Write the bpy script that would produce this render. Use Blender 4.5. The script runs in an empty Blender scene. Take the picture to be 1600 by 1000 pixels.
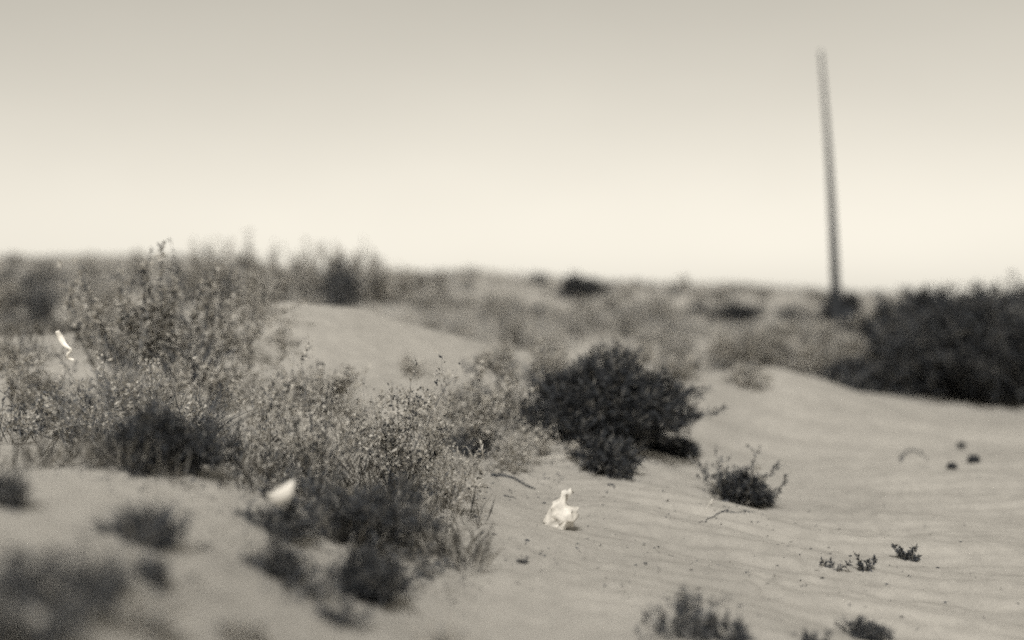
import bpy, math, random
import numpy as np

# ------------------------------------------------------------------ camera, sky, sun, exposure
scene = bpy.context.scene
PI = math.pi
EYE = 1.6                 # eye height above the datum
FPX = 1556.0              # focal length in pixels of a 1600 px wide frame (35 mm lens)
HORIZON = 462.0           # image row of eye level
PITCH = math.atan((500.0 - HORIZON) / FPX)

cam_data = bpy.data.cameras.new("camera")
cam = bpy.data.objects.new("camera", cam_data)
scene.collection.objects.link(cam)
cam.location = (0, 0, EYE)
cam.rotation_euler = (PI / 2 - PITCH, 0, 0)
cam_data.sensor_width = 36.0
cam_data.lens = 36.0 * FPX / 1600.0
cam_data.clip_start = 0.05
cam_data.clip_end = 20000
cam_data.dof.use_dof = True
cam_data.dof.focus_distance = 7.0
cam_data.dof.aperture_fstop = 0.29
scene.camera = cam

SUN_EL = math.radians(52)
SUN_AZ = math.radians(-172)          # measured from straight ahead, negative = to the left

world = bpy.data.worlds.new("World")
scene.world = world
world.use_nodes = True
wn, wl = world.node_tree.nodes, world.node_tree.links
wn.clear()
sky = wn.new("ShaderNodeTexSky")
sky.sky_type = 'NISHITA'
sky.sun_disc = False
sky.sun_elevation = SUN_EL
sky.sun_rotation = SUN_AZ
sky.air_density = 2.3
sky.altitude = 300
sky.dust_density = 0.15
sky.ozone_density = 1.0
bw = wn.new("ShaderNodeRGBToBW")                     # black-and-white, warm-toned film
tint = wn.new("ShaderNodeMix"); tint.data_type = 'RGBA'; tint.blend_type = 'MULTIPLY'
tint.inputs[0].default_value = 1.0
tint.inputs[7].default_value = (1.05, 0.99, 0.86, 1)
bg = wn.new("ShaderNodeBackground")
bg.inputs[1].default_value = 0.078
wo = wn.new("ShaderNodeOutputWorld")
wl.new(sky.outputs[0], bw.inputs[0])
wl.new(bw.outputs[0], tint.inputs[6])
# thin uneven high cloud all over the sky
wtc = wn.new("ShaderNodeTexCoord"); wmp = wn.new("ShaderNodeMapping"); wmp.inputs["Scale"].default_value = (2.2, 2.2, 4.5)
wnz = wn.new("ShaderNodeTexNoise"); wnz.inputs["Scale"].default_value = 1.6; wnz.inputs["Detail"].default_value = 5
wmr = wn.new("ShaderNodeMapRange"); wmr.inputs[1].default_value = .25; wmr.inputs[2].default_value = .75
wmr.inputs[3].default_value = .965; wmr.inputs[4].default_value = 1.03
cl = wn.new("ShaderNodeMix"); cl.data_type = 'RGBA'; cl.blend_type = 'MULTIPLY'; cl.inputs[0].default_value = 1.0
wl.new(wtc.outputs["Generated"], wmp.inputs[0]); wl.new(wmp.outputs[0], wnz.inputs["Vector"]); wl.new(wnz.outputs[0], wmr.inputs[0])
wl.new(tint.outputs[2], cl.inputs[6]); wl.new(wmr.outputs[0], cl.inputs[7])
wl.new(cl.outputs[2], bg.inputs[0])
wl.new(bg.outputs[0], wo.inputs[0])

sun_data = bpy.data.lights.new("sun", 'SUN')
sun_data.energy = 2.9
sun_data.angle = math.radians(14)
sun_data.color = (1.0, 0.975, 0.93)
sun = bpy.data.objects.new("sun", sun_data)
scene.collection.objects.link(sun)
sun.rotation_euler = (PI / 2 - SUN_EL, 0, -SUN_AZ + PI)   # light comes from azimuth SUN_AZ
sun.location = (0, 0, 30)

scene.view_settings.view_transform = 'Standard'
scene.view_settings.look = 'None'
scene.view_settings.gamma = 1.0
scene.view_settings.use_curve_mapping = False
scene.view_settings.exposure = 0.46
scene.cycles.use_denoising = False
scene.cycles.use_adaptive_sampling = True
scene.cycles.adaptive_threshold = 0.06
scene.cycles.adaptive_min_samples = 16
scene.cycles.max_bounces = 5
scene.cycles.diffuse_bounces = 3
scene.cycles.filter_width = 2.0

# ------------------------------------------------------------------ helpers
COL = scene.collection
rng = np.random.default_rng(7)

def _h2(ix, iy, s):
    n = (ix * 374761393 + iy * 668265263 + s * 1274126177) & 0x7fffffff
    n = ((n ^ (n >> 13)) * 1274126177) & 0x7fffffff
    return ((n ^ (n >> 16)) & 0xffff) / 65535.0

def noise2(x, y, s=0):
    x = np.asarray(x, float); y = np.asarray(y, float)
    ix = np.floor(x).astype(np.int64); iy = np.floor(y).astype(np.int64)
    fx = x - ix; fy = y - iy
    u = fx * fx * (3 - 2 * fx); v = fy * fy * (3 - 2 * fy)
    a = _h2(ix, iy, s); b = _h2(ix + 1, iy, s); c = _h2(ix, iy + 1, s); d = _h2(ix + 1, iy + 1, s)
    return (a * (1 - u) + b * u) * (1 - v) + (c * (1 - u) + d * u) * v - 0.5

def sstep(a, b, x):
    t = np.clip((x - a) / (b - a), 0, 1)
    return t * t * (3 - 2 * t)

RX = np.array([-60, -12, -8.0, -5.0, -2.6, -0.9, 1.3, 3.0, 4.4, 6.2, 60])
RY = np.array([13.0, 11.5, 10.8, 10.8, 11.6, 12.6, 14.2, 15.6, 16.6, 17.6, 22])
RZ = np.array([0.7, 0.75, 0.74, 0.88, 1.14, 1.02, 0.84, 0.72, 0.52, 0.0, 0.0])
FX = np.array([-120, -33, -23, -6, 4, 15, 19, 24, 32, 120])
FZ = np.array([4.2, 3.45, 3.5, 2.75, 2.42, 2.05, 1.75, 1.6, 1.6, 1.8])

# sand heaped round the roots of the free-standing bushes; a line of old prints across the open sand
MOUNDS = [(0.95, 9.6, 1.0, .10), (1.85, 8.1, .42, .06), (-.9, 6.9, .8, .07), (-.2, 7.8, .8, .06), (5.2, 17.2, 2.0, .15)]
TRACK = [(1.15 + .26 * k + (.09 if k % 2 else -.09), 5.4 + .42 * k + .06 * math.sin(k * 2.3)) for k in range(15)]

def height(x, y):
    x = np.asarray(x, float); y = np.asarray(y, float)
    near = np.clip(y, 0, 12)
    # bank on the left, highest close to the camera; the ground falls away to the right
    left = sstep(0.5, -2.2, x) * (0.95 - 0.10 * np.clip(near - 2.5, 0, 5)) * sstep(-6, 1.5, y)
    left *= 1 - 0.35 * sstep(9, 16, y)
    right = -0.36 * sstep(0.2, 3.2, x) * (1 - 0.6 * sstep(14, 30, y))
    z = left + right
    yc = np.interp(x, RX, RY); zc = np.interp(x, RX, RZ)
    d = y - yc
    w = np.where(d < 0, 2.2, 1.7)
    z = z + zc * np.exp(-(np.abs(d) / w) ** 2.0)
    # plain behind the dune rising to a low far ridge
    fz = np.interp(x, FX, FZ) 
    z = z + fz * sstep(13, 62, y) * (1 - sstep(70, 160, np.hypot(x, y)))
    # hummocks
    r = np.hypot(x, y)
    fade = 1 - sstep(60, 200, r)
    z = z + fade * (0.22 * noise2(x / 2.6, y / 2.6, 1) * sstep(2, 10, y)
                    + 0.10 * noise2(x / 1.1, y / 1.1, 2)
                    + 0.035 * noise2(x / .45, y / .45, 3))
    z = z + 0.7 * noise2(x / 9, y / 9, 4) * sstep(16, 30, y) * fade
    nearf = 1 - sstep(14, 26, r)
    z = z + nearf * (0.012 * noise2(x / .16, y / .16, 5) + 0.006 * noise2(x / .07, y / .07, 6))
    for mx, my, mr, mh in MOUNDS:
        z = z + mh * np.exp(-((x - mx) ** 2 + (y - my) ** 2) / (mr * mr))
    for k, (mx, my) in enumerate(TRACK):
        d2 = ((x - mx) / .055) ** 2 + ((y - my) / .11) ** 2
        z = z - .022 * np.exp(-d2) + .010 * np.exp(-(np.sqrt(d2) - 1.6) ** 2 * 3)
    # wind ripples over the open sand on the right
    ph = y + 0.10 * x + 0.35 * noise2(x / 1.3, y / 1.3, 8) + 0.10 * noise2(x / .3, y / .3, 9)
    rip = np.sin(2 * PI * ph / 0.23)
    msk = sstep(-0.2, 1.6, x) * sstep(18, 12, y) * (0.5 + 1.0 * np.clip(noise2(x / 2.1, y / 1.4, 11) + 0.4, 0, 1))
    z = z + 0.008 * rip * msk * nearf + 0.03 * np.sin(2 * PI * (ph + .2 * x) / 1.05) * msk
    return z

def hz(x, y):
    return float(height(np.array([x]), np.array([y]))[0])

def ground_at(px, py):
    """the point of the ground seen at image position (px, py) of the 1600 x 1000 photograph"""
    dx = (px - 800) / FPX
    v = -(py - 500) / FPX
    c, s = math.cos(PITCH), math.sin(PITCH)
    d = np.array([dx, c + v * s, -s + v * c])
    t = np.exp(np.linspace(math.log(1.2), math.log(400), 6000))
    P = d[None, :] * t[:, None] + np.array([0, 0, EYE])
    below = np.nonzero(P[:, 2] < height(P[:, 0], P[:, 1]))[0]
    k = below[0] if len(below) else len(t) - 1
    return P[k, 0], P[k, 1], hz(P[k, 0], P[k, 1])

# ---- materials -------------------------------------------------------------
def warm(v): return (v * 1.05, v * 0.995, v * 0.90, 1)
def cool(v): return (v * 0.93, v * 1.0, v * 1.12, 1)

def new_mat(name):
    m = bpy.data.materials.new(name); m.use_nodes = True
    n, l = m.node_tree.nodes, m.node_tree.links
    b = n["Principled BSDF"]
    b.inputs["Roughness"].default_value = 0.9
    b.inputs["Specular IOR Level"].default_value = 0.2
    return m, n, l, b

def ramp(n, stops):
    r = n.new("ShaderNodeValToRGB")
    while len(r.color_ramp.elements) < len(stops): r.color_ramp.elements.new(0.5)
    for e, (p, c) in zip(r.color_ramp.elements, stops):
        e.position = p; e.color = c
    return r

def leaf_mat(name, stops, trans=0.35):
    m, n, l, b = new_mat(name)
    g = n.new("ShaderNodeNewGeometry")
    r = ramp(n, stops)
    l.new(g.outputs["Random Per Island"], r.inputs[0])
    l.new(r.outputs[0], b.inputs["Base Color"])
    b.inputs["Roughness"].default_value = 0.65
    if trans > 0:
        t = n.new("ShaderNodeBsdfTranslucent"); l.new(r.outputs[0], t.inputs[0])
        mx = n.new("ShaderNodeMixShader"); mx.inputs[0].default_value = trans
        l.new(b.outputs[0], mx.inputs[1]); l.new(t.outputs[0], mx.inputs[2])
        l.new(mx.outputs[0], n["Material Output"].inputs[0])
    return m

def noise_mat(name, a, b_, scale, detail=6, bump=0.0, rough=0.9, spread=(0.35, 0.65)):
    m, n, l, b = new_mat(name)
    tc = n.new("ShaderNodeTexCoord")
    t = n.new("ShaderNodeTexNoise"); t.inputs["Scale"].default_value = scale; t.inputs["Detail"].default_value = detail
    l.new(tc.outputs["Object"], t.inputs["Vector"])
    r = ramp(n, [(spread[0], a), (spread[1], b_)])
    l.new(t.outputs[0], r.inputs[0]); l.new(r.outputs[0], b.inputs["Base Color"])
    b.inputs["Roughness"].default_value = rough
    if bump:
        bp = n.new("ShaderNodeBump"); bp.inputs["Strength"].default_value = bump; bp.inputs["Distance"].default_value = 0.01
        l.new(t.outputs[0], bp.inputs["Height"]); l.new(bp.outputs[0], b.inputs["Normal"])
    return m

def sand_mat():
    m, n, l, b = new_mat("sand")
    tc = n.new("ShaderNodeTexCoord")
    def nz(scale, detail, rough=0.55):
        t = n.new("ShaderNodeTexNoise"); t.inputs["Scale"].default_value = scale
        t.inputs["Detail"].default_value = detail; t.inputs["Roughness"].default_value = rough
        l.new(tc.outputs["Object"], t.inputs["Vector"]); return t
    big, mid, fine = nz(0.55, 5), nz(6, 5), nz(240, 2)
    r1 = ramp(n, [(0.30, warm(0.28)), (0.70, warm(0.36))]); l.new(big.outputs[0], r1.inputs[0])
    r2 = ramp(n, [(0.30, (0.86, 0.86, 0.86, 1)), (0.65, (1.04, 1.04, 1.04, 1))]); l.new(mid.outputs[0], r2.inputs[0])
    r3 = ramp(n, [(0.30, (0.60, 0.60, 0.60, 1)), (0.5, (0.98, 0.98, 0.98, 1)), (0.75, (1.3, 1.3, 1.3, 1))]); l.new(fine.outputs[0], r3.inputs[0])
    def mul(a, c):
        x = n.new("ShaderNodeMix"); x.data_type = 'RGBA'; x.blend_type = 'MULTIPLY'; x.inputs[0].default_value = 1
        l.new(a, x.inputs[6]); l.new(c, x.inputs[7]); return x.outputs[2]
    c = mul(mul(r1.outputs[0], r2.outputs[0]), r3.outputs[0])
    l.new(c, b.inputs["Base Color"])
    bp = n.new("ShaderNodeBump"); bp.inputs["Strength"].default_value = 0.5; bp.inputs["Distance"].default_value = 0.01
    mm = n.new("ShaderNodeMath"); mm.operation = 'ADD'
    m2 = nz(45, 4)
    l.new(m2.outputs[0], mm.inputs[0]); l.new(fine.outputs[0], mm.inputs[1])
    l.new(mm.outputs[0], bp.inputs["Height"]); l.new(bp.outputs[0], b.inputs["Normal"])
    b.inputs["Roughness"].default_value = 0.95
    return m

M = {}
M['sand'] = sand_mat()
M['leaf'] = leaf_mat("saltbush_leaf", [(0.0, cool(0.015)), (0.26, cool(0.04)), (0.34, warm(0.38)), (1.0, warm(0.60))])
M['leaf_dark'] = leaf_mat("dark_leaf", [(0.0, cool(0.03)), (0.6, cool(0.07)), (1.0, warm(0.18))], 0.15)
M['leaf_pale'] = leaf_mat("pale_leaf", [(0.0, cool(0.10)), (0.4, warm(0.32)), (1.0, warm(0.56))])
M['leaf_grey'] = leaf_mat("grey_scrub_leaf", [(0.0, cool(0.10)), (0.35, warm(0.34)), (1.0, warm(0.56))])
M['needle'] = leaf_mat("dark_needle", [(0.0, cool(0.025)), (0.7, cool(0.055)), (1.0, warm(0.16))], 0.15)
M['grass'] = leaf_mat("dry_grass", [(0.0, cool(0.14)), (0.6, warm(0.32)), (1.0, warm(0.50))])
M['slope_grass'] = leaf_mat("slope_grass", [(0.0, cool(0.03)), (0.4, warm(0.12)), (1.0, warm(0.45))])
M['bark'] = noise_mat("bark", cool(0.09), warm(0.22), 30, bump=0.4)
M['bark_pale'] = noise_mat("dry_bark", warm(0.26), warm(0.50), 30, bump=0.4)
M['pole'] = noise_mat("weathered_pole", cool(0.02), cool(0.05), 6, bump=0.5)
M['plastic'] = noise_mat("white_plastic", warm(0.42), warm(0.66), 18, rough=0.6)
M['ribbon'] = noise_mat("white_ribbon", warm(0.68), warm(0.80), 30, rough=0.5)
M['card'] = noise_mat("white_card", warm(0.48), warm(0.60), 12, rough=0.7)
M['straw'] = noise_mat("straw", warm(0.38), warm(0.55), 40)
M['dung'] = noise_mat("dark_lump", cool(0.012), cool(0.03), 40, bump=0.8)
M['stick'] = noise_mat("dark_stick", cool(0.025), cool(0.06), 40, bump=0.5)

# ---- mesh building ---------------------------------------------------------
def mesh_np(name, verts, faces, mat, smooth=False):
    """verts (n,3); faces list of (m,k) index arrays"""
    me = bpy.data.meshes.new(name)
    verts = np.asarray(verts, np.float32)
    me.vertices.add(len(verts)); me.vertices.foreach_set("co", verts.ravel())
    loops = np.concatenate([f.ravel() for f in faces]).astype(np.int32)
    tot = np.concatenate([np.full(len(f), f.shape[1]) for f in faces]).astype(np.int32)
    start = np.concatenate([[0], np.cumsum(tot)[:-1]]).astype(np.int32)
    me.loops.add(len(loops)); me.loops.foreach_set("vertex_index", loops)
    me.polygons.add(len(tot)); me.polygons.foreach_set("loop_start", start)
    if smooth: me.polygons.foreach_set("use_smooth", np.ones(len(tot), bool))
    me.update(calc_edges=True)
    me.validate()
    for m in (mat if isinstance(mat, (list, tuple)) else [mat]): me.materials.append(m)
    return me

def link(name, me, parent=None):
    o = bpy.data.objects.new(name, me); COL.objects.link(o)
    if parent is not None: o.parent = parent
    return o

def tag(o, label=None, cat=None, group=None, kind=None):
    if label: o["label"] = label
    if cat: o["category"] = cat
    if group: o["group"] = group
    if kind: o["kind"] = kind
    return o

def unit(v): return v / (np.linalg.norm(v, axis=-1, keepdims=True) + 1e-9)

TUBE = {}
class Geo:
    def __init__(self): self.v, self.f, self.n = [], [], 0
    def add(self, v, faces):
        self.v.append(np.asarray(v, float)); 
        for f in faces: self.f.append(np.asarray(f) + self.n)
        self.n += len(v)
    def tube(self, P, R, k=4):
        P = np.asarray(P, float); R = np.broadcast_to(np.asarray(R, float), (len(P),))
        T = unit(np.gradient(P, axis=0))
        a = np.array([0.31, 0.17, 0.93]) if abs(T[0][2]) < 0.8 else np.array([0.9, 0.3, 0.1])
        U = unit(np.cross(T, a)); W = np.cross(T, U)
        th = np.arange(k) * 2 * PI / k
        ring = P[:, None, :] + R[:, None, None] * (np.cos(th)[None, :, None] * U[:, None, :] + np.sin(th)[None, :, None] * W[:, None, :])
        v = np.concatenate([ring.reshape(-1, 3), P[:1], P[-1:]])
        n = len(P)
        if (n, k) not in TUBE:
            q = [(i * k + j, i * k + (j + 1) % k, (i + 1) * k + (j + 1) % k, (i + 1) * k + j) for i in range(n - 1) for j in range(k)]
            t = [(n * k, (j + 1) % k, j) for j in range(k)] + [(n * k + 1, (n - 1) * k + j, (n - 1) * k + (j + 1) % k) for j in range(k)]
            TUBE[(n, k)] = (np.array(q), np.array(t))
        self.add(v, TUBE[(n, k)])
    def leaves(self, P, D, L, W, rg, fold=0.25):
        """folded leaf blades: at P, pointing along D, length L, width W"""
        n = len(P)
        if n == 0: return
        D = unit(D); S = unit(np.cross(D, unit(rg.normal(size=(n, 3))))); N = np.cross(D, S)
        L = np.broadcast_to(L, (n,))[:, None]; W = np.broadcast_to(W, (n,))[:, None]
        base = P; tip = P + D * L + N * L * 0.12
        mid = P + D * L * 0.5
        l = mid + S * W * 0.5 + N * W * fold; r = mid - S * W * 0.5 + N * W * fold
        v = np.stack([base, l, tip, r], 1).reshape(-1, 3)
        i = np.arange(n)[:, None] * 4
        self.add(v, [np.concatenate([i, i + 1, i + 2], 1), np.concatenate([i, i + 2, i + 3], 1)])
    def mesh(self, name, mat, smooth=False):
        by = {}
        for f in self.f: by.setdefault(f.shape[1], []).append(f)
        return mesh_np(name, np.concatenate(self.v), [np.concatenate(x) for x in by.values()], mat, smooth)

def path(p0, d0, length, n, rg, wob=0.25, lift=0.0):
    P = [np.array(p0, float)]; d = unit(np.array(d0, float))
    for i in range(n):
        d = unit(d + rg.normal(size=3) * wob / n * 1.8 + np.array([0, 0, lift / n]))
        P.append(P[-1] + d * length / n)
    return np.array(P)

def sample(P, t):
    """points and directions at fractions t along a polyline of equal segments"""
    n = len(P) - 1
    s = np.clip(t, 0, .9999) * n; i = s.astype(int); f = (s - i)[:, None]
    return P[i] * (1 - f) + P[i + 1] * f, unit(P[i + 1] - P[i])

# ------------------------------------------------------------------ plants (unit builders, metres)
def leafy_shrub(seed, w, h, stems=16, subs=7, per=34, leaf=0.016, lift=0.5, thick=0.0058, lean=(0, 0), open_=0.25, d=None):
    """rounded shrub: woody stems fanning out of the base, twigs, many small leaves"""
    rg = np.random.default_rng(seed); st = Geo(); fo = Geo()
    d = d or w * 0.8
    for s in range(stems):
        a = rg.uniform(0, 2 * PI); q = rg.uniform(0.05, 1) ** 0.7
        end = np.array([math.cos(a) * q * w / 2 + lean[0], math.sin(a) * q * d / 2 + lean[1], h * math.sqrt(max(0.06, 1 - q * q * .85)) * rg.uniform(.65, 1.05)])
        L = np.linalg.norm(end)
        p0 = np.array([rg.normal() * w * .04, rg.normal() * d * .04, -0.03])
        P = path(p0, end / L + np.array([0, 0, .15]), L * 0.95, 7, rg, .45, -.1)
        st.tube(P, np.linspace(thick, thick * .3, len(P)), 4)
        for b in range(subs):
            t = np.array([rg.uniform(open_, 1)])
            bp, bd = sample(P, t)
            dd = unit(bd[0] + rg.normal(size=3) * .85 + np.array([0, 0, .25]))
            bl = L * rg.uniform(.14, .34)
            B = path(bp[0], dd, bl, 4, rg, .6, lift)
            st.tube(B, np.linspace(thick * .4, thick * .15, len(B)), 3)
            n = int(per * .8 * rg.uniform(.4, 1.5))
            lp, ld = sample(B, rg.uniform(.1, 1, n))
            fo.leaves(lp + rg.normal(size=(n, 3)) * leaf * .5, ld * .6 + rg.normal(size=(n, 3)), leaf * .62 * np.exp(rg.normal(size=n) * .38), leaf * rg.uniform(.25, .6, n), rg)
    return st, fo

def broom_shrub(seed, w, h, stems=60, subs=9, per=16, needle=0.035, thick=0.005, d=None, droop=0.0, low=0.1, lob=1.0, stray=.12):
    """dense bush of thin wiry twigs with needle leaves"""
    rg = np.random.default_rng(seed); st = Geo(); fo = Geo(); d = d or w * .8
    c1, c2, c3 = rg.uniform(0, 6.28, 3)
    lobe = lambda a: .9 + lob * (.22 * math.sin(2 * a + c1) + .16 * math.sin(3 * a + c2))
    tall = lambda a: 1 + lob * .22 * math.sin(2 * a + c3)
    for s in range(stems):
        a = rg.uniform(0, 2 * PI); q = rg.uniform(0.0, 1) ** 0.6 * lobe(a) * (1.28 if rg.uniform() < stray else 1)
        end = np.array([math.cos(a) * q * w / 2, math.sin(a) * q * d / 2, max(low * h, h * tall(a) * math.sqrt(max(0.02, 1 - q * q)) * rg.uniform(.45, 1.05))])
        L = np.linalg.norm(end)
        p0 = np.array([math.cos(a) * q * w * .12, math.sin(a) * q * d * .12, -.03])
        P = path(p0, end - p0 + np.array([0, 0, .2 * L]), L * .92, 6, rg, .35, -.25 - droop)
        st.tube(P, np.linspace(thick, thick * .25, len(P)), 3)
        for b in range(subs):
            bp, bd = sample(P, np.array([rg.uniform(.15, 1)]))
            B = path(bp[0], bd[0] + rg.normal(size=3) * .45, L * rg.uniform(.12, .3), 3, rg, .3, .25)
            st.tube(B, np.linspace(thick * .3, thick * .12, len(B)), 3)
            n = int(per * rg.uniform(.6, 1.4))
            lp, ld = sample(B, rg.uniform(0, 1, n))
            fo.leaves(lp, ld + rg.normal(size=(n, 3)) * .5, needle * rg.uniform(.6, 1.5, n), needle * .16, rg, .1)
    return st, fo

def stalk_weed(seed, w, h, stems=14, per=40, leaf=0.022, thick=0.005, base=0.5, tuft=0.0):
    """upright wand-like stalks set with short leaves"""
    rg = np.random.default_rng(seed); st = Geo(); fo = Geo()
    for s in range(stems):
        p0 = np.array([rg.normal() * w * .22, rg.normal() * w * .22, -.03])
        dd = np.array([p0[0] / w * .7 + rg.normal() * .10, rg.normal() * .12, 1])
        L = h * rg.uniform(.45, 1.05)
        P = path(p0, dd, L, 8, rg, .22, .1)
        st.tube(P, np.linspace(thick, thick * .25, len(P)), 4)
        n = int(per * rg.uniform(.6, 1.4))
        t = rg.uniform(.05, 1, n) ** .8
        lp, ld = sample(P, t)
        fo.leaves(lp, ld * .7 + rg.normal(size=(n, 3)) * .8, leaf * rg.uniform(.6, 1.5, n), leaf * rg.uniform(.35, .6, n), rg)
        for b in range(4):
            bp, bd = sample(P, np.array([rg.uniform(.05, .75)]))
            B = path(bp[0], bd[0] + rg.normal(size=3) * .5 * base * 2, L * rg.uniform(.12, .32), 4, rg, .3, .5)
            st.tube(B, np.linspace(thick * .5, thick * .2, len(B)), 3)
            m = int(per * .6)
            lp, ld = sample(B, rg.uniform(0, 1, m))
            fo.leaves(lp, ld * .6 + rg.normal(size=(m, 3)) * .8, leaf * rg.uniform(.6, 1.5, m), leaf * .5, rg)
    return st, fo

def wispy_shrub(seed, w, h, stems=70, leaf=0.012, thick=0.0022, per=7):
    """loose haze of thin forking twigs with a few tiny leaves"""
    rg = np.random.default_rng(seed); st = Geo(); fo = Geo()
    for s in range(stems):
        p0 = np.array([rg.normal() * w * .24, rg.normal() * w * .22, -.02])
        dd = np.array([rg.normal() * .45 + p0[0] / w * .8, rg.normal() * .4, 1])
        L = h * rg.uniform(.35, 1.1)
        P = path(p0, dd, L, 6, rg, .5, -.15)
        st.tube(P, np.linspace(thick, thick * .35, len(P)), 3)
        for b in range(4):
            bp, bd = sample(P, np.array([rg.uniform(.25, .95)]))
            B = path(bp[0], bd[0] + rg.normal(size=3) * .55, L * rg.uniform(.12, .4), 4, rg, .5, .2)
            st.tube(B, np.linspace(thick * .6, thick * .25, len(B)), 3)
            lp, ld = sample(B, rg.uniform(.1, 1, per))
            fo.leaves(lp, ld + rg.normal(size=(per, 3)) * .6, leaf * rg.uniform(.5, 1.4, per), leaf * rg.uniform(.25, .6, per), rg)
    return st, fo

def grass_clump(seed, w, h, blades=160, width=0.006, spread=0.8):
    """tuft of arching blades"""
    rg = np.random.default_rng(seed); g = Geo()
    for b in range(blades):
        p0 = np.array([rg.normal() * w * .16, rg.normal() * w * .14, -.02])
        a = rg.uniform(0, 2 * PI)
        dd = np.array([math.cos(a) * spread * rg.uniform(.1, 1), math.sin(a) * spread * rg.uniform(.1, 1), 1])
        L = h * rg.uniform(.5, 1.15)
        P = path(p0, dd, L, 5, rg, .3, -.7)
        T = unit(np.gradient(P, axis=0)); S = unit(np.cross(T, np.array([math.cos(a + 1.2), math.sin(a + 1.2), .2])))
        wd = width * np.array([1, 1, .9, .7, .45, .08])[:, None]
        v = np.concatenate([P + S * wd / 2, P - S * wd / 2])
        n = len(P); i = np.arange(n - 1)[:, None]
        g.add(v, [np.concatenate([i, i + 1, n + i + 1, n + i], 1)])
    return g

def sprig(seed, w, h, arms=5, per=46, leaf=0.016):
    """seedling: a few fuzzy arms spreading from one root"""
    rg = np.random.default_rng(seed); st = Geo(); fo = Geo()
    for s in range(arms):
        fx = (s + .5) / arms * 2 - 1 + rg.normal() * .12
        end = np.array([fx * w / 2, rg.normal() * w * .18, h * rg.uniform(.5, 1.05) * (0.45 + .55 * abs(fx))])
        P = path((0, 0, -.015), end + np.array([0, 0, -.2 * h]), np.linalg.norm(end), 5, rg, .25, .5)
        st.tube(P, np.linspace(.003, .001, len(P)), 4)
        n = per
        lp, ld = sample(P, rg.uniform(.15, 1, n))
        fo.leaves(lp, ld * .7 + rg.normal(size=(n, 3)) * .7, leaf * rg.uniform(.6, 1.4, n), leaf * .4, rg)
    return st, fo

def plant(name, px, py, build, leafm, barkm, label, cat="shrub", group=None, rz=0.0, dy=0.0, parts=("stems", "foliage"), sink=0.0):
    x, y, z = ground_at(px, py)
    if dy:
        k = (y + dy) / y; x *= k; y += dy; z = hz(x, y)
    root = bpy.data.objects.new(name, None); COL.objects.link(root)
    root.empty_display_size = 0.1
    root.location = (x, y, z - sink); root.rotation_euler = (0, 0, rz)
    tag(root, label, cat, group)
    s = y / FPX                                     # metres per photo pixel at this distance
    r = build(s)
    if isinstance(r, Geo):
        link(parts[1] if len(parts) > 1 else parts[0], r.mesh(name + "_blades", leafm), root)["kind"] = "stuff"
    else:
        st, fo = r
        link(parts[0], st.mesh(name + "_stems", barkm), root)["kind"] = "stuff"
        link(parts[1], fo.mesh(name + "_foliage", leafm), root)["kind"] = "stuff"
    return root

# ------------------------------------------------------------------ the ground: one sheet out to the horizon
def build_ground():
    fine = np.radians(np.linspace(-46, 46, 560))
    rest = np.radians(np.linspace(46, 314, 70))[1:-1]
    ang = np.concatenate([fine, rest])
    rr = np.concatenate([[0.35, .7, 1.0, 1.3], np.exp(np.linspace(math.log(1.6), math.log(22), 560)),
                         np.exp(np.linspace(math.log(22), math.log(160), 130))[1:],
                         np.exp(np.linspace(math.log(160), math.log(9000), 24))[1:]])
    A, R = np.meshgrid(ang, rr)
    X = np.sin(A) * R; Y = np.cos(A) * R
    Z = height(X, Y)
    v = np.stack([X.ravel(), Y.ravel(), Z.ravel()], 1)
    na, nr = len(ang), len(rr)
    i, j = np.meshgrid(np.arange(nr - 1), np.arange(na), indexing='ij')
    j2 = (j + 1) % na
    q = np.stack([i * na + j, i * na + j2, (i + 1) * na + j2, (i + 1) * na + j], -1).reshape(-1, 4)
    v = np.concatenate([v, [[0, 0, hz(0, 0)]]])
    c = len(v) - 1; jj = np.arange(na)
    t = np.stack([np.full(na, c), (jj + 1) % na, jj], 1)
    q = q[:, ::-1]; 
    me = mesh_np("sand_ground", v, [q, t[:, ::-1]], M['sand'], True)
    o = link("sand_ground", me); tag(o, "rippled pale desert sand rising into a low dune", None, None, "structure")
build_ground()

# ------------------------------------------------------------------ leaning pole
def build_pole():
    x, y, z = ground_at(1310, 548)
    root = bpy.data.objects.new("utility_pole", None); COL.objects.link(root)
    root.location = (x, y, z)
    tag(root, "tall bare leaning wooden pole standing against the sky on the right", "pole")
    s = y / FPX; H = 466 * s
    rg = np.random.default_rng(5); g = Geo()
    n = 22; t = np.linspace(0, 1, n)
    lean = -34 * s
    P = np.stack([lean * t + .10 * np.sin(t * 2.6), np.zeros(n), -.6 + (H + .6) * t], 1)
    g.tube(P, .155 - .12 * t, 14)
    link("shaft", g.mesh("pole_shaft", M['pole'], True), root)
    g = Geo()
    P = np.array([[.30, .02, -.5], [.29, .02, .3], [.27, .02, .7], [.25, .02, 1.15]])
    g.tube(P, [.13, .13, .125, .11], 12)
    link("stub_post", g.mesh("pole_stub", M['pole'], True), root)
    return root
build_pole()

# ------------------------------------------------------------------ the named plants
lf, ld_, lp_, nd, gy, gr = M['leaf'], M['leaf_dark'], M['leaf_pale'], M['needle'], M['leaf_grey'], M['grass']
bk, bkp = M['bark'], M['bark_pale']

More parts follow.
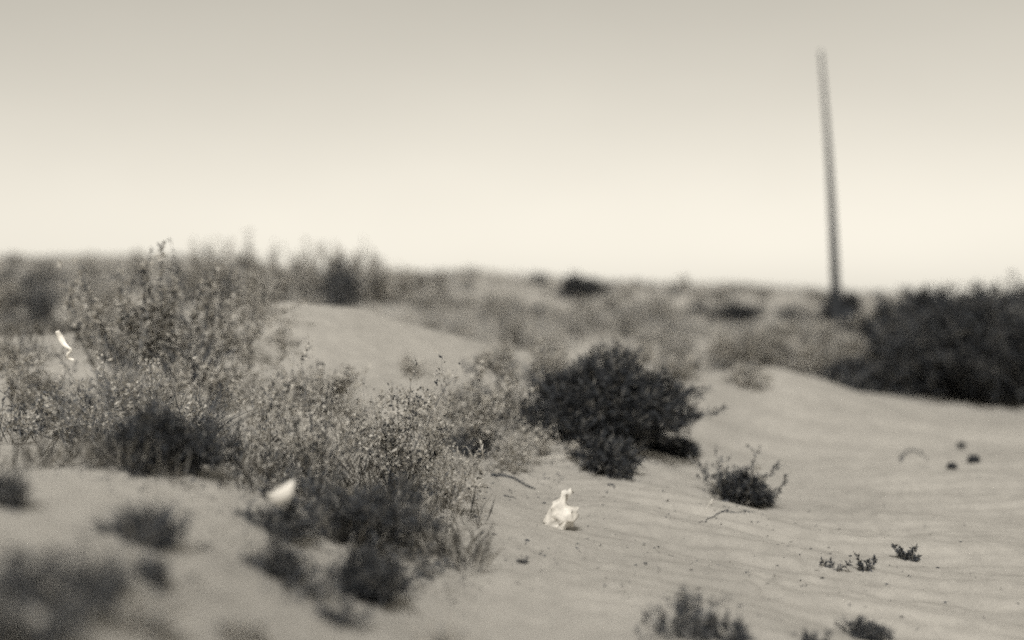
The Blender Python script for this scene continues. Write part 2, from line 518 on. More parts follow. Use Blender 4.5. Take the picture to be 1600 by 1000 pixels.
# middle clump
plant("leafy_shrub", 500, 775, lambda s: leafy_shrub(11, 210*s, 240*s, 17, 8, 26, 9*s, lean=(-20*s, 0)), lf, bk,
      "speckled leafy shrub rising directly behind the tilted white card")
plant("leafy_shrub", 625, 765, lambda s: leafy_shrub(12, 250*s, 205*s, 19, 8, 26, 8.5*s), lf, bk,
      "broad speckled pale-leaved shrub at the middle of the bush clump")
plant("leafy_shrub", 735, 705, lambda s: leafy_shrub(13, 230*s, 150*s, 18, 8, 28, 8.5*s), lf, bk,
      "small-leaved speckled shrub touching the left side of the round dark bush")
plant("dark_bush", 950, 705, lambda s: broom_shrub(14, 285*s, 140*s, 200, 10, 16, 16*s, lob=.12, stray=.15), nd, bk,
      "large dense dark rounded bush on the sand beyond the white bag", "bush", dy=.3)
plant("dark_bush", 950, 738, lambda s: broom_shrub(15, 110*s, 55*s, 40, 8, 14, 13*s), nd, bk,
      "small dark tuft at the front foot of the large round dark bush", "bush")
plant("twiggy_shrub", 700, 795, lambda s: leafy_shrub(16, 110*s, 95*s, 14, 7, 18, 7*s), lp_, bkp,
      "pale wiry twiggy plant at the right foot of the speckled clump")
plant("twiggy_shrub", 800, 738, lambda s: leafy_shrub(17, 110*s, 70*s, 12, 6, 16, 7*s), lp_, bkp,
      "low pale twiggy plant above the dark curved stick")
plant("dark_bush", 560, 845, lambda s: broom_shrub(18, 250*s, 100*s, 70, 8, 12, 16*s, stray=.35), ld_, bk,
      "dark spreading bush in front of the speckled clump, right of the white card", "bush")
plant("dark_bush", 440, 835, lambda s: broom_shrub(19, 130*s, 45*s, 34, 6, 12, 14*s), ld_, bk,
      "low dark mat of twigs under the tilted white card", "bush")
plant("dark_bush", 440, 905, lambda s: broom_shrub(20, 100*s, 70*s, 30, 6, 10, 16*s, stray=.35), ld_, bk,
      "small blurred dark tuft below the white card", "bush")
plant("dark_bush", 575, 935, lambda s: broom_shrub(21, 140*s, 75*s, 55, 7, 14, 17*s, stray=.35), nd, bk,
      "blurred black mound-shaped tuft at the lower middle, lowest of the clump", "bush")
plant("dark_bush", 520, 968, lambda s: broom_shrub(22, 110*s, 22*s, 24, 5, 10, 12*s), ld_, bk,
      "flat dark sprawl of twigs below the black mound-shaped tuft", "bush")
plant("leafy_shrub", 500, 640, lambda s: leafy_shrub(23, 150*s, 105*s, 9, 8, 34, 8*s), lf, bk,
      "speckled shrub on the bright dune face above the middle clump")
plant("leafy_shrub", 370, 560, lambda s: leafy_shrub(24, 220*s, 90*s, 11, 7, 22, 7.5*s), lf, bk,
      "low wide speckled shrub just below the dune crest, left of centre")
plant("leafy_shrub", 410, 690, lambda s: leafy_shrub(25, 120*s, 120*s, 10, 6, 22, 7.5*s), lp_, bkp,
      "thin open pale shrub on the sand left of the speckled clump")
plant("leafy_shrub", 330, 640, lambda s: leafy_shrub(26, 120*s, 90*s, 8, 6, 24, 8*s), lf, bk,
      "open speckled shrub between the dark-footed left bush and the clump")

for k, (px, py, w, h, kind, lab) in enumerate([
        (455, 720, 120, 110, 'airy', "thin upright grey twigs at the left flank of the speckled clump"),
        (560, 700, 150, 130, 'airy', "airy pale twigs in the gap between the two broad speckled shrubs"),
        (680, 700, 130, 130, 'airy', "airy pale twigs between the broad speckled shrub and the dark bush"),
        (740, 712, 150, 45, 'dead', "tangle of dark dead twigs at the foot of the small-leaved shrub"),
        (620, 790, 190, 60, 'dead', "tangle of dark dead twigs at the foot of the broad speckled shrub"),
        (845, 712, 90, 60, 'airy', "fine pale sprays at the front left foot of the round dark bush"),
        (895, 716, 34, 34, 'airy', "small pale spray in front of the round dark bush"),
        (1050, 712, 70, 20, 'needle', "low feathery dark tail at the right side of the round dark bush"),
        (640, 585, 90, 45, 'airy', "thin low twigs high on the bright dune face"),
        (440, 545, 90, 60, 'airy', "wispy twigs just under the dune crest above the clump")]):
    b = {'airy': lambda s: leafy_shrub(400 + k, w*s, h*s, 9, 8, 10, 6.5*s, thick=.0028, open_=.1),
         'dead': lambda s: leafy_shrub(400 + k, w*s, h*s, 34, 9, 3, 7*s, thick=.0045, open_=.1),
         'needle': lambda s: broom_shrub(400 + k, w*s, h*s, 46, 8, 16, 14*s)}[kind]
    plant("twiggy_shrub", px, py, b, {'airy': M['leaf'], 'dead': ld_, 'needle': nd}[kind], {'airy': bkp, 'dead': M['stick'], 'needle': bk}[kind], lab)

# left group
for k, (px, py, w, h, lab) in enumerate([
        (190, 640, 110, 95, "arching pale dry grass left of the tall grey shrub"),
        (300, 600, 90, 80, "arching dry grass below the tall left weed's right side"),
        (70, 615, 100, 45, "dry grass tuft directly below the curled white ribbon"),
        (130, 660, 120, 60, "dry grass tuft in front of the leaning grey shrub"),
        (15, 570, 80, 60, "dry grass tuft at the left edge beside the ribbon"),
        (300, 700, 90, 110, "upright dry grass at the right side of the black-footed bush"),
        (190, 560, 80, 60, "dry grass tuft right of the curled white ribbon")]):
    plant("grass_clump", px, py, lambda s: grass_clump(420 + k, w*s, h*s, 170, 2.2*s), M['grass'] if k % 2 == 0 else ld_, bk, lab, "grass clump", parts=("blades", "blades"))
plant("dark_bush", 245, 732, lambda s: broom_shrub(31, 190*s, 95*s, 90, 8, 13, 16*s, stray=.3), nd, bk,
      "black-footed bush at left, darkest patch on the left side", "bush")
plant("leafy_shrub", 215, 700, lambda s: leafy_shrub(32, 250*s, 170*s, 15, 8, 22, 9*s), gy, bk,
      "tall grey shrub growing out behind the black-footed left bush")
plant("leafy_shrub", 105, 690, lambda s: leafy_shrub(33, 170*s, 122*s, 12, 8, 26, 9*s), gy, bk,
      "grey-leaved leaning shrub below the curled white ribbon")
plant("stalk_weed", 235, 565, lambda s: stalk_weed(34, 190*s, 190*s, 22, 40, 9*s, 2.2*s), lf, bk,
      "tall dark upright weed on the left crest, its wands against the sky", "weed")
plant("leafy_shrub", 250, 570, lambda s: leafy_shrub(35, 190*s, 110*s, 13, 8, 26, 8*s), lf, bk,
      "speckled shrub at the foot of the tall left wands")
plant("leafy_shrub", 40, 640, lambda s: leafy_shrub(36, 120*s, 90*s, 14, 6, 22, 8*s), gy, bk,
      "grey shrub at the left edge below the ribbon")
for k, (px, py, w, h) in enumerate([(60, 520, 130, 90), (150, 505, 110, 80), (10, 500, 100, 80)]):
    plant("leafy_shrub", px, py, lambda s: leafy_shrub(37 + k, w*s, h*s, 16, 7, 26, 7*s), M['leaf_dark'] if k == 0 else gy, bk,
          ["dark shrub on the crest just left of the curled white ribbon", "grey shrub on the crest right above the curled white ribbon",
           "grey shrub on the crest cut by the left picture edge"][k])

for k, (px, py, w, h, pale, lab) in enumerate([
        (5, 580, 110, 60, 1, "wispy pale twigs at the left edge, lower left of the ribbon"),
        (215, 610, 130, 90, 0, "wispy dark twigs below the crest, right of the ribbon"),
        (270, 640, 150, 100, 1, "wispy pale twigs behind the black-footed bush's right side"),
        (60, 680, 150, 80, 0, "wispy dark twigs at the left edge beside the leaning grey shrub"),
        (170, 710, 170, 130, 0, "wispy dark twigs left of the black-footed bush"),
        (310, 720, 110, 120, 0, "wispy dark twigs at the right foot of the black-footed bush"),
        (350, 600, 140, 90, 1, "wispy pale twigs in front of the low wide speckled shrub"),
        (540, 700, 150, 110, 1, "wispy pale twigs at the heart of the clump"),
        (700, 650, 150, 60, 1, "wispy pale twigs over the small-leaved speckled shrub"),
        (790, 650, 110, 90, 0, "wispy dark twigs at the left flank of the round dark bush"),
        (690, 770, 150, 95, 1, "wispy pale twigs drooping at the clump's lower right"),
        (470, 790, 140, 90, 0, "wispy dark twigs directly behind the white card"),
        (590, 820, 170, 85, 1, "wispy pale twigs over the dark spreading bush"),
        (120, 480, 150, 60, 0, "wispy dark twigs on the left crest against the far slope"),
        (300, 510, 150, 110, 0, "wispy dark wands on the crest right of the tall weed"),
        (390, 500, 120, 90, 1, "wispy pale wands on the crest, middle left"),
        (30, 460, 130, 50, 0, "wispy dark twigs near the left end of the skyline"),
        (1145, 775, 90, 75, 0, "wispy grey twigs standing over the small lone bush"),
        (930, 640, 230, 105, 0, "wispy dark twigs crowning the large round dark bush"),
        (610, 900, 120, 50, 0, "wispy dark twigs at the right of the black mound-shaped tuft"),
        (480, 930, 130, 45, 0, "wispy dark twigs left of the black mound-shaped tuft"),
        (110, 900, 200, 80, 0, "wispy dark twigs in the blur at lower left"),
        (1080, 1000, 140, 85, 0, "wispy dark twigs around the feathery weed at the bottom edge")]):
    plant("wispy_shrub", px, py, lambda s: wispy_shrub(500 + k, w*s, h*s, 30, 6.5*s, 1.0*s), M['leaf'] if pale else ld_, bkp if pale else bk, lab)

# wands behind the crest
for k, (px, py, w, h, lab) in enumerate([
        (420, 470, 110, 105, "blurred upright wands behind the crest, nearest the tall left weed"),
        (500, 470, 90, 100, "blurred upright wands behind the crest, middle of three groups"),
        (560, 470, 100, 90, "blurred upright wands behind the crest, rightmost of three groups"),
        (335, 470, 80, 100, "thin blurred wands standing right beside the tall left weed")]):
    plant("stalk_weed", px, py, lambda s: stalk_weed(45 + k, w*s, h*s, 14, 34, 8*s, 2*s), gy, bk, lab, "weed")
plant("leafy_shrub", 530, 478, lambda s: leafy_shrub(51, 130*s, 60*s, 18, 7, 26, 8*s), ld_, bk,
      "dark blurred shrub at the foot of the wands behind the crest")
plant("leafy_shrub", 605, 475, lambda s: leafy_shrub(52, 110*s, 58*s, 16, 7, 26, 8*s), gy, bk,
      "grey blurred shrub on the skyline right of the wands")

# dune face and right tail of the dune
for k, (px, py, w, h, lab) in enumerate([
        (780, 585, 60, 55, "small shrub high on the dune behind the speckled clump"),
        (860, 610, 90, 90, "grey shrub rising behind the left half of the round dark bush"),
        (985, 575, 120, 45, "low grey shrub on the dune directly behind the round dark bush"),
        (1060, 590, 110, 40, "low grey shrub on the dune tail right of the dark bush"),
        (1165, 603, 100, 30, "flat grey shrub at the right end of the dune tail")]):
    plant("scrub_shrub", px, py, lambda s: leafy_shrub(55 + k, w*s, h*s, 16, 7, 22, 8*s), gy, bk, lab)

# right thicket
for k, (px, py, w, h, m, lab) in enumerate([
        (1345, 603, 85, 24, nd, "low black strip of bush in front of the thicket's left end"),
        (1345, 585, 170, 40, gy, "grey bush at the left end of the right thicket, below the pole"),
        (1430, 600, 140, 115, ld_, "dark bush of the right thicket, second from its left end"),
        (1505, 622, 190, 160, nd, "big black bush in the middle of the right thicket"),
        (1570, 632, 190, 185, nd, "big black bush of the thicket at the right picture edge"),
        (1660, 625, 190, 200, nd, "tall black bush of the thicket partly beyond the right edge"),
        (1440, 560, 180, 95, nd, "dark bush standing behind the thicket, nearest the sky gap"),
        (1550, 560, 200, 110, nd, "tall dark bush behind the thicket near the right edge"),
        (1250, 560, 130, 40, gy, "low grey bush on the plain just left of the pole's foot"),
        (1395, 552, 150, 60, gy, "grey bush behind the thicket, just right of the pole"),
        (1180, 575, 120, 40, gy, "low grey bush beyond the right end of the dune tail"),
        (1400, 615, 120, 24, ld_, "low dark growth on the sand in front of the thicket")]):
    plant("thicket_bush", px, py, lambda s: broom_shrub(65 + k, w*1.1*s, h*s, 120, 9, 14, 18*s, thick=.012, lob=.4), m, bk, lab, "bush", "bushes of the dark thicket on the right")
plant("dark_bush", 1316, 520, lambda s: broom_shrub(77, 60*s, 56*s, 90, 9, 18, 12*s, thick=.012), nd, bk,
      "dark bush hugging the foot of the leaning pole", "bush")
plant("scrub_shrub", 1150, 503, lambda s: broom_shrub(78, 60*s, 30*s, 40, 7, 12, 10*s, thick=.012), nd, bk,
      "dark blurred bush alone on the plain left of the pole")
plant("scrub_shrub", 900, 465, lambda s: broom_shrub(79, 75*s, 34*s, 40, 7, 12, 10*s, thick=.02), nd, bk,
      "dark blurred bush on the skyline above the round dark bush")

# open sand on the right
plant("dark_bush", 1160, 787, lambda s: broom_shrub(81, 84*s, 56*s, 80, 9, 14, 11*s, lob=.25, stray=.2), nd, bk,
      "small dark round bush alone on the open sand, right of the bag", "bush")
plant("sprout", 1150, 783, lambda s: sprig(82, 100*s, 72*s, 8, 50, 8*s), gy, bkp,
      "thin grey sprouts rising out of the small lone round bush", "plant")
plant("weed", 1070, 992, lambda s: stalk_weed(83, 105*s, 80*s, 9, 30, 9*s, 1.6*s, base=.8), ld_, bk,
      "dark feathery weed at the bottom edge, right of centre", "weed")
plant("weed", 1130, 1004, lambda s: stalk_weed(84, 60*s, 62*s, 8, 34, 9*s, 1.6*s, base=.8), ld_, bk,
      "smaller feathery weed beside the dark one at the bottom edge", "weed")
plant("weed", 1265, 1012, lambda s: stalk_weed(85, 65*s, 44*s, 6, 28, 8*s, 1.6*s, base=.8), ld_, bk,
      "low feathery weed at the bottom edge, between two others", "weed")
plant("dark_bush", 1355, 1000, lambda s: broom_shrub(86, 85*s, 36*s, 46, 7, 12, 9*s), ld_, bk,
      "small dark tuft at the bottom edge, rightmost plant there", "bush")
plant("sprout", 1300, 888, lambda s: sprig(87, 55*s, 32*s, 4, 36, 7*s), ld_, bk,
      "thin spindly seedling on the right sand, leftmost of three", "plant", "seedlings on the open sand")
plant("sprout", 1352, 892, lambda s: sprig(88, 50*s, 36*s, 4, 46, 7*s), ld_, bk,
      "dark seedling on the right sand, middle of three", "plant", "seedlings on the open sand")
plant("sprout", 1415, 874, lambda s: sprig(89, 44*s, 28*s, 6, 60, 7*s), ld_, bk,
      "dark V-shaped seedling on the right sand, rightmost of three", "plant", "seedlings on the open sand")

# near left, out of focus
plant("grass_clump", 225, 845, lambda s: grass_clump(91, 130*s, 78*s, 300, 5*s), ld_, bk,
      "spiky dark blurred tuft alone on the left sand", "grass clump", parts=("blades", "blades"))
for k, (px, py, w, h, lab) in enumerate([
        (150, 925, 170, 70, "blurred dark weed low on the left, below the spiky tuft"),
        (30, 930, 150, 90, "blurred dark weed at the left edge near the corner"),
        (60, 1010, 180, 90, "blurred weed in the bottom left corner"),
        (215, 985, 130, 60, "faint blurred weed at the bottom, right of the corner weed"),
        (375, 1000, 110, 55, "faint blurred weed at the bottom edge below the small dark tuft"),
        (15, 790, 70, 80, "blurred dark plant cut by the left edge at mid height"),
        (100, 960, 160, 80, "big blurred dark weed between the corner weed and the low left weed"),
        (240, 910, 90, 40, "small blurred dark weed right of the low left weed"),
        (-20, 1020, 160, 150, "tall blurred dark weed cut by the bottom left corner")]):
    plant("weed", px, py, lambda s: leafy_shrub(92 + k, w*s, h*s, 12, 6, 20, 13*s), [ld_, ld_, ld_, gy, gy, ld_, ld_, ld_, ld_][k], bk, lab, "weed")
plant("grass_clump", 690, 1015, lambda s: grass_clump(99, 75*s, 55*s, 70, 5*s), gy, bk,
      "blurred grass blades at the bottom edge, left of centre", "grass clump", parts=("blades", "blades"))
for k, (px, py, w, h, lab) in enumerate([
        (660, 900, 40, 14, "tiny dark sprig on the sand right of the black mound-shaped tuft"),
        (705, 886, 34, 10, "tiny flat sprig on the sand, second right of the black tuft"),
        (815, 880, 16, 14, "tiny upright sprig on the sand below left of the bag"),
        (290, 905, 50, 16, "faint sprig on the sand right of the spiky tuft"),
        (310, 855, 40, 14, "small faint sprig beside the spiky blurred tuft")]):
    plant("sprout", px, py, lambda s: sprig(101 + k, w*s, h*s, 5, 30, 6*s), ld_, bk, lab, "plant")

# ------------------------------------------------------------------ brush on the plain behind the dune
def single(name, geos, mats):
    """stems and foliage of a far shrub in one mesh with two materials"""
    st, fo = geos; g = Geo(); g.add(np.concatenate(st.v), st.f); ns = sum(len(f) for f in st.f)
    me_v = np.concatenate(st.v + fo.v); off = sum(len(v) for v in st.v)
    fs = [f for f in st.f] + [f + off for f in fo.f]
    by = {}; idx = {}
    for i, f in enumerate(fs):
        by.setdefault(f.shape[1], []).append(f); idx.setdefault(f.shape[1], []).append(np.full(len(f), 0 if i < len(st.f) else 1))
    me = mesh_np(name, me_v, [np.concatenate(x) for x in by.values()], mats)
    me.polygons.foreach_set("material_index", np.concatenate([np.concatenate(x) for x in idx.values()]).astype(np.int32))
    return me

far_meshes = []
for k in range(7):
    w = 1.3; h = [.5, .7, .45, .8, .6, .55, .9][k]
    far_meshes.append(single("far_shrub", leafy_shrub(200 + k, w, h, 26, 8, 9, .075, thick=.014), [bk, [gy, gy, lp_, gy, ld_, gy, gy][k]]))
rg = np.random.default_rng(77)
zones = [("left", (0, 330), (22, 58), 45, "low scrub bush on the brushy slope below the left skyline", "scrub bushes on the left slope"),
         ("mid", (600, 960), (21, 58), 70, "low bush in the blurred brush field behind the dune", "bushes of the brush field behind the dune"),
         ("right", (960, 1420), (22, 58), 95, "low bush on the blurred plain around the pole", "bushes on the plain by the pole"),
         ("mid", (330, 600), (22, 56), 35, "low bush behind the crest below the blurred wands", "bushes behind the crest wands")]
for zn, (xa, xb), (ya, yb), n, lab, grp in zones:
    c = 0
    while c < n:
        px = rg.uniform(xa - 30 * (xa == 0), xb); y = ya + (yb - ya) * rg.uniform(0, 1) ** .8
        x = (px - 800) / FPX * y
        if noise2(x / 5, y / 5, 31) + rg.uniform(-.35, .35) < -.15: continue
        v = int(rg.integers(7)); o = bpy.data.objects.new("scrub_bush", far_meshes[v]); COL.objects.link(o)
        s = rg.uniform(.6, 1.35) * (1 - .45 * float(sstep(40, 56, np.array(y))))
        o.location = (x, y, hz(x, y) - .03); o.scale = (s, s, s * rg.uniform(.7, 1.1)); o.rotation_euler = (0, 0, rg.uniform(0, 6.28))
        look = ("large " if s > 1.0 else "small " if s < .72 else "") + {2: "pale ", 4: "dark "}.get(v, "grey ")
        far = ", nearer half" if y < (ya + yb) / 2 else ", farther half"
        tag(o, look + lab + far, "bush", grp)
        c += 1

# dry grass and low brush between the bushes of the plain: beyond counting, one mass
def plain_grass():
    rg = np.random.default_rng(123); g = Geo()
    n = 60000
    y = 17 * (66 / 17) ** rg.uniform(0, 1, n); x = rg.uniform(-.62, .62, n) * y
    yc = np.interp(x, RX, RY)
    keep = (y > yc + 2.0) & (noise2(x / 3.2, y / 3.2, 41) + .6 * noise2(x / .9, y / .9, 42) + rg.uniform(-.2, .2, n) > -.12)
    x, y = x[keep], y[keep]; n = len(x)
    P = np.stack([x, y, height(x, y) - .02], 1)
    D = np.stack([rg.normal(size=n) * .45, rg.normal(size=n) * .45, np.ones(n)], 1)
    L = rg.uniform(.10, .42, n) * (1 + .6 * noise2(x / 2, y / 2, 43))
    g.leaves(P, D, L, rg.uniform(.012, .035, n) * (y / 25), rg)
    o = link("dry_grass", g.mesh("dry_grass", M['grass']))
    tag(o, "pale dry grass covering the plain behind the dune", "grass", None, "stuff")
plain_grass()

def slope_grass():
    rg = np.random.default_rng(321); g = Geo()
    n = 16000
    y = rg.uniform(5.0, 13, n); x = (rg.uniform(-40, 760, n) - 800) / FPX * y
    px = x / y * FPX + 800
    dens = noise2(x / .9, y / .9, 51) + .7 * noise2(x / .3, y / .3, 52) + .25 * sstep(500, 60, px) * sstep(7.5, 9.5, y) - .10
    keep = dens + rg.uniform(-.12, .12, n) > 0.05
    keep &= ~((px > 420) & (y > 9.8))
    x, y = x[keep], y[keep]; n = len(x)
    P = np.stack([x, y, height(x, y) - .01], 1)
    D = np.stack([rg.normal(size=n) * .5, rg.normal(size=n) * .5, np.ones(n)], 1)
    g.leaves(P, D, rg.uniform(.05, .26, n), rg.uniform(.003, .008, n), rg)
    o = link("slope_grass", g.mesh("slope_grass", M['slope_grass']))
    tag(o, "thin dry grass sprinkled over the left bank and dune foot", "grass", None, "stuff")
slope_grass()

# ------------------------------------------------------------------ litter
def root_at(name, px, py, label, cat, rz=0.0):
    x, y, z = ground_at(px, py)
    o = bpy.data.objects.new(name, None); COL.objects.link(o)
    o.location = (x, y, z); o.rotation_euler = (0, 0, rz); tag(o, label, cat)
    return o, y / FPX

def plastic_bag():
    x, y, z = ground_at(876, 826); s = y / FPX
    rg = np.random.default_rng(3)
    # rows: height, half width left, half width right, depth, centre shift (photo pixels)
    rows = [(-5, 12, 14, 13, 2), (-1, 24, 20, 17, -1), (6, 26, 25, 18, 0), (14, 25, 24, 16, 0), (22, 23, 27, 14, 1), (30, 21, 25, 11, 2),
            (35, 18, 10, 9, 0), (42, 12, 7, 8, 1), (47, 5, 5, 6, 4), (52, 7, 6, 5, 5), (57, 6, 13, 6, 7), (59, 2, 7, 3, 9)]
    K = 17; V = []
    for i, (h, wl_, wr, dp, cx) in enumerate(rows):
        for k in range(K):
            a = 2 * PI * (k + .5 * (i % 2)) / K
            ca, sa = math.cos(a), math.sin(a)
            w_ = wr if ca > 0 else wl_
            cr = 1 + .10 * math.sin(3 * a + i * 1.1) + rg.normal() * .15
            hh = h + (11 * ca * (1 - h / 30) if h < 30 and ca > 0 else 0)      # underside lifts to the right
            if 3 <= h <= 15 and abs(a - 4.15) < .45: cr *= .35                   # mouth sunk into the front left
            V.append([cx + ca * w_ * cr, sa * dp * cr, hh + rg.normal() * 2.6])
    V = np.array(V) * s; n = len(rows); q = []
    for i in range(n - 1):
        for k in range(K): q.append((i*K+k, i*K+(k+1) % K, (i+1)*K+(k+1) % K, (i+1)*K+k))
    V = np.concatenate([V, [[0, 0, -1*s], [9*s, 0, 59*s]]])
    t = [(n*K, (k+1) % K, k) for k in range(K)] + [(n*K+1, (n-1)*K+k, (n-1)*K+(k+1) % K) for k in range(K)]
    o = link("plastic_bag", mesh_np("plastic_bag", V, [np.array(q), np.array(t)], M['plastic']))
    o.location = (x, y, z + .003)
    tag(o, "crumpled white plastic bag sitting upright on the open sand", "bag")
plastic_bag()

def white_card():
    x, y, z = ground_at(445, 797); s = y / FPX
    # tilted card with a bent corner
    out = np.array([[-21, 0, 13], [-6, -3, -3], [14, 2, 8], [18, 5, 32], [14, 7, 33]]) * s
    g = Geo(); nrm = np.array([.1, .006 / s / s * 0 + 1, -.3]); nrm = nrm / np.linalg.norm(nrm) * .006
    v = np.concatenate([out, out + nrm, out.mean(0, keepdims=True) + np.array([[0, -3*s, 0]]), out.mean(0, keepdims=True) + nrm + np.array([[0, -3*s, 0]])])
    n = len(out); f = []
    for i in range(n):
        j = (i + 1) % n
        f += [(2*n, i, j), (2*n+1, n+j, n+i), (i, n+i, n+j), (i, n+j, j)]
    g.add(v, [np.array(f)])
    o = link("white_card", g.mesh("white_card", M['card']))
    gx, gy_, gz = ground_at(440, 838)
    k = gy_ / FPX                                       # lies on the front of the twig mat
    o.scale = (1.12 * k / s,) * 3
    o.location = (gx + 2 * k, gy_ - .02, gz + 52 * k)
    tag(o, "tilted white card caught in the low dark twigs", "litter")
white_card()

def ribbon(name, pts, widths, mat, label, cat, base, foot, thick=.004):
    x, y, z = ground_at(*foot); y -= .45; s = y / FPX      # snagged on the twigs of the shrub rooted at foot
    x = (base[0] - 800) * s; z = EYE - (base[1] - HORIZON) * s
    P = np.array([[(a - base[0]) * s, 0.02 * math.sin(i * 1.3), (base[1] - b) * s] for i, (a, b) in enumerate(pts)])
    m = 40; t = np.linspace(0, len(P) - 1, m)
    Q = np.stack([np.interp(t, np.arange(len(P)), P[:, k]) for k in range(3)], 1)
    for _ in range(2): Q[1:-1] = (Q[:-2] + 2 * Q[1:-1] + Q[2:]) / 4
    Wd = np.interp(t, np.arange(len(P)), widths) * s
    T = unit(np.gradient(Q, axis=0)); N = np.cross(T, [0, 1, 0]); N = unit(N + np.array([0, .25, 0]) * np.sin(t * 1.1)[:, None])
    B = unit(np.cross(T, N)) * thick
    v = np.concatenate([Q + N*Wd[:, None]/2, Q - N*Wd[:, None]/2, Q - N*Wd[:, None]/2 + B, Q + N*Wd[:, None]/2 + B])
    q = []
    for i in range(m - 1):
        for a in range(4):
            b = (a + 1) % 4
            q.append((a*m+i, a*m+i+1, b*m+i+1, b*m+i))
    q += [(0, m, 2*m, 3*m), (m-1, 4*m-1, 3*m-1, 2*m-1)]
    o = link(name, mesh_np(name, v, [np.array(q)], mat, False))
    o.location = (x, y, z); tag(o, label, cat)
    return o
ribbon("white_ribbon", [(89, 517), (92, 527), (98, 537), (106, 542), (113, 547), (104, 554), (104, 560), (114, 563)],
       [6, 9, 8, 6, 5, 4.5, 4.5, 3], M['ribbon'], "curled white ribbon of litter snagged on the twigs at far left", "litter", (100, 566), (105, 690))

def stick(name, pts, rad, mat, label, cat="stick", lift=0.0):
    """a stick lying on the ground along the given ground points (x, y picture positions)"""
    G = np.array([ground_at(*p) for p in pts]); s = G[0, 1] / FPX
    m = 22; t = np.linspace(0, len(G) - 1, m)
    Q = np.stack([np.interp(t, np.arange(len(G)), G[:, k]) for k in range(3)], 1)
    for _ in range(2): Q[1:-1] = (Q[:-2] + 2 * Q[1:-1] + Q[2:]) / 4
    Q[:, 2] = height(Q[:, 0], Q[:, 1]) + rad * s * .6 + lift * np.sin(np.linspace(0, PI, m))
    o0 = Q[0].copy(); g = Geo()
    g.tube(Q - o0, np.linspace(rad, rad * .35, m) * s * (1 + .15 * np.sin(np.arange(m) * 2.1)), 6)
    o = link(name, g.mesh(name, mat, True)); o.location = o0; tag(o, label, cat)
stick("curved_stick", [(768, 744), (785, 744), (803, 748), (818, 757), (836, 765)], 2.8, M['stick'], "dark curved stick lying on the sand above left of the bag")
stick("short_twig", [(787, 775), (796, 777), (804, 778)], 1.3, M['stick'], "short straight twig on the sand below the curved stick", "twig")
stick("dry_stem", [(800, 716), (830, 724), (865, 726), (890, 722), (907, 715)], 1.7, M['straw'], "pale arched dry stem in front of the round dark bush", "stem", lift=.06)
stick("long_twig", [(1138, 798), (1120, 804), (1105, 811), (1093, 818)], 1.3, M['stick'], "thin twig slanting on the sand below the lone round bush", "twig")
stick("long_twig", [(1135, 801), (1155, 802), (1180, 800)], 0.9, M['stick'], "faint thin twig lying along the front of the lone round bush", "twig")
stick("dry_stem", [(1113, 781), (1108, 790), (1103, 800)], 1.5, M['straw'], "pale straight stem leaning at the left foot of the lone bush", "stem")
stick("buried_hoop", [(1408, 722), (1410, 710), (1425, 704), (1442, 708), (1448, 720)], 2.2, M['stick'], "thin faint half-buried hoop on the right sand left of the dark lumps", "hoop")
stick("bent_twig", [(950, 759), (958, 758), (960, 764)], 1.8, M['stick'], "tiny dark bent twig on the sand above right of the bag", "twig")
stick("short_twig", [(748, 765), (754, 771)], 1.0, M['stick'], "tiny twig on the sand under the curved stick's thick end", "twig")
stick("short_twig", [(769, 835), (777, 836)], 1.2, M['stick'], "tiny dark twig on the sand left of the bag", "twig")
stick("dry_stem", [(452, 690), (457, 712), (460, 730)], 1.6, M['straw'], "pale upright dry stem inside the speckled clump above the card", "stem", lift=.05)

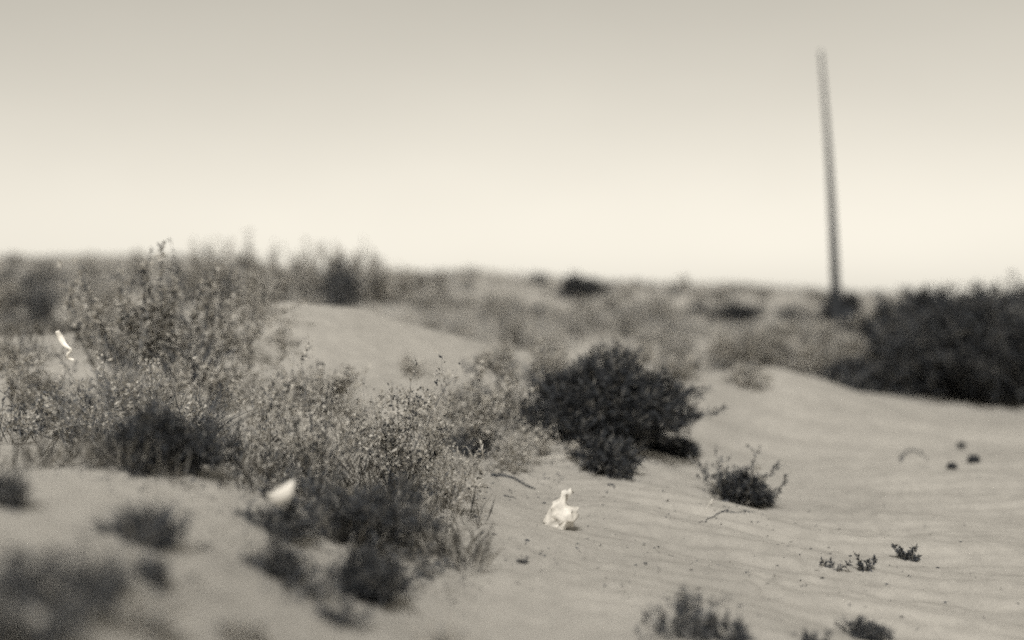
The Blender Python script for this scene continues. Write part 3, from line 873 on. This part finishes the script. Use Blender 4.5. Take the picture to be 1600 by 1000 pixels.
# dark lumps on the right sand
for k, (px, py, r, lab) in enumerate([(1502, 700, 7.2, "farthest of the three dark lumps on the right sand"),
                                      (1522, 723, 9.5, "largest and rightmost of the three dark lumps on the sand"),
                                      (1487, 733, 7.8, "nearest and leftmost of the three dark lumps on the sand")]):
    x, y, z = ground_at(px, py); s = y / FPX
    rg = np.random.default_rng(300 + k)
    u = np.linspace(0, PI, 9); K = 12; V = []
    for i, a in enumerate(u):
        for j in range(K):
            b = 2 * PI * j / K
            rr = r * s * (1 + rg.normal() * .09 + .12 * math.sin(2 * b + k) * math.sin(a))
            V.append((rr * math.sin(a) * math.cos(b), rr * .9 * math.sin(a) * math.sin(b), rr * .75 * math.cos(a)))
    q = [(i*K+j, (i+1)*K+j, (i+1)*K+(j+1) % K, i*K+(j+1) % K) for i in range(8) for j in range(K)]
    o = link("dark_lump", mesh_np("dark_lump", V, [np.array(q)], M['dung'], True))
    o.location = (x, y, z + r * s * .5); tag(o, lab, "lump", "dark lumps on the sand")

# fallen leaf and twig litter round the clump
def ground_litter():
    rg = np.random.default_rng(9); g = Geo()
    spots = [(560, 800, 190, 60), (760, 715, 110, 30), (940, 720, 140, 22), (480, 880, 140, 50), (230, 735, 120, 25), (640, 890, 90, 40),
             (1150, 790, 60, 14), (180, 920, 130, 40), (880, 800, 260, 90), (1300, 880, 200, 70), (1100, 960, 160, 40), (1250, 800, 420, 130), (1000, 880, 380, 90)]
    cnt = [700, 420, 320, 400, 260, 160, 110, 220, 90, 70, 70, 160, 140]
    for (px, py, sx, sy), n in zip(spots, cnt):
        x0, y0, _ = ground_at(px, py)
        mx = sx * y0 / FPX; my = sy * y0 / max(py - HORIZON, 40)
        X = x0 + rg.normal(size=n) * mx * .6; Y = np.clip(y0 + rg.normal(size=n) * my * .6, 2, 14)
        P = np.stack([X, Y, height(X, Y) + .004], 1)
        a = rg.uniform(0, 2 * PI, n); D = np.stack([np.cos(a), np.sin(a), rg.normal(size=n) * .15], 1)
        L = rg.uniform(.01, .045, n)
        g.leaves(P, D, L, L * rg.uniform(.12, .5, n), rg)
    o = link("leaf_litter", g.mesh("leaf_litter", M['leaf_dark']))
    tag(o, "scattered dark leaf and twig litter on the sand round the bushes", "leaf litter", None, "stuff")
ground_litter()
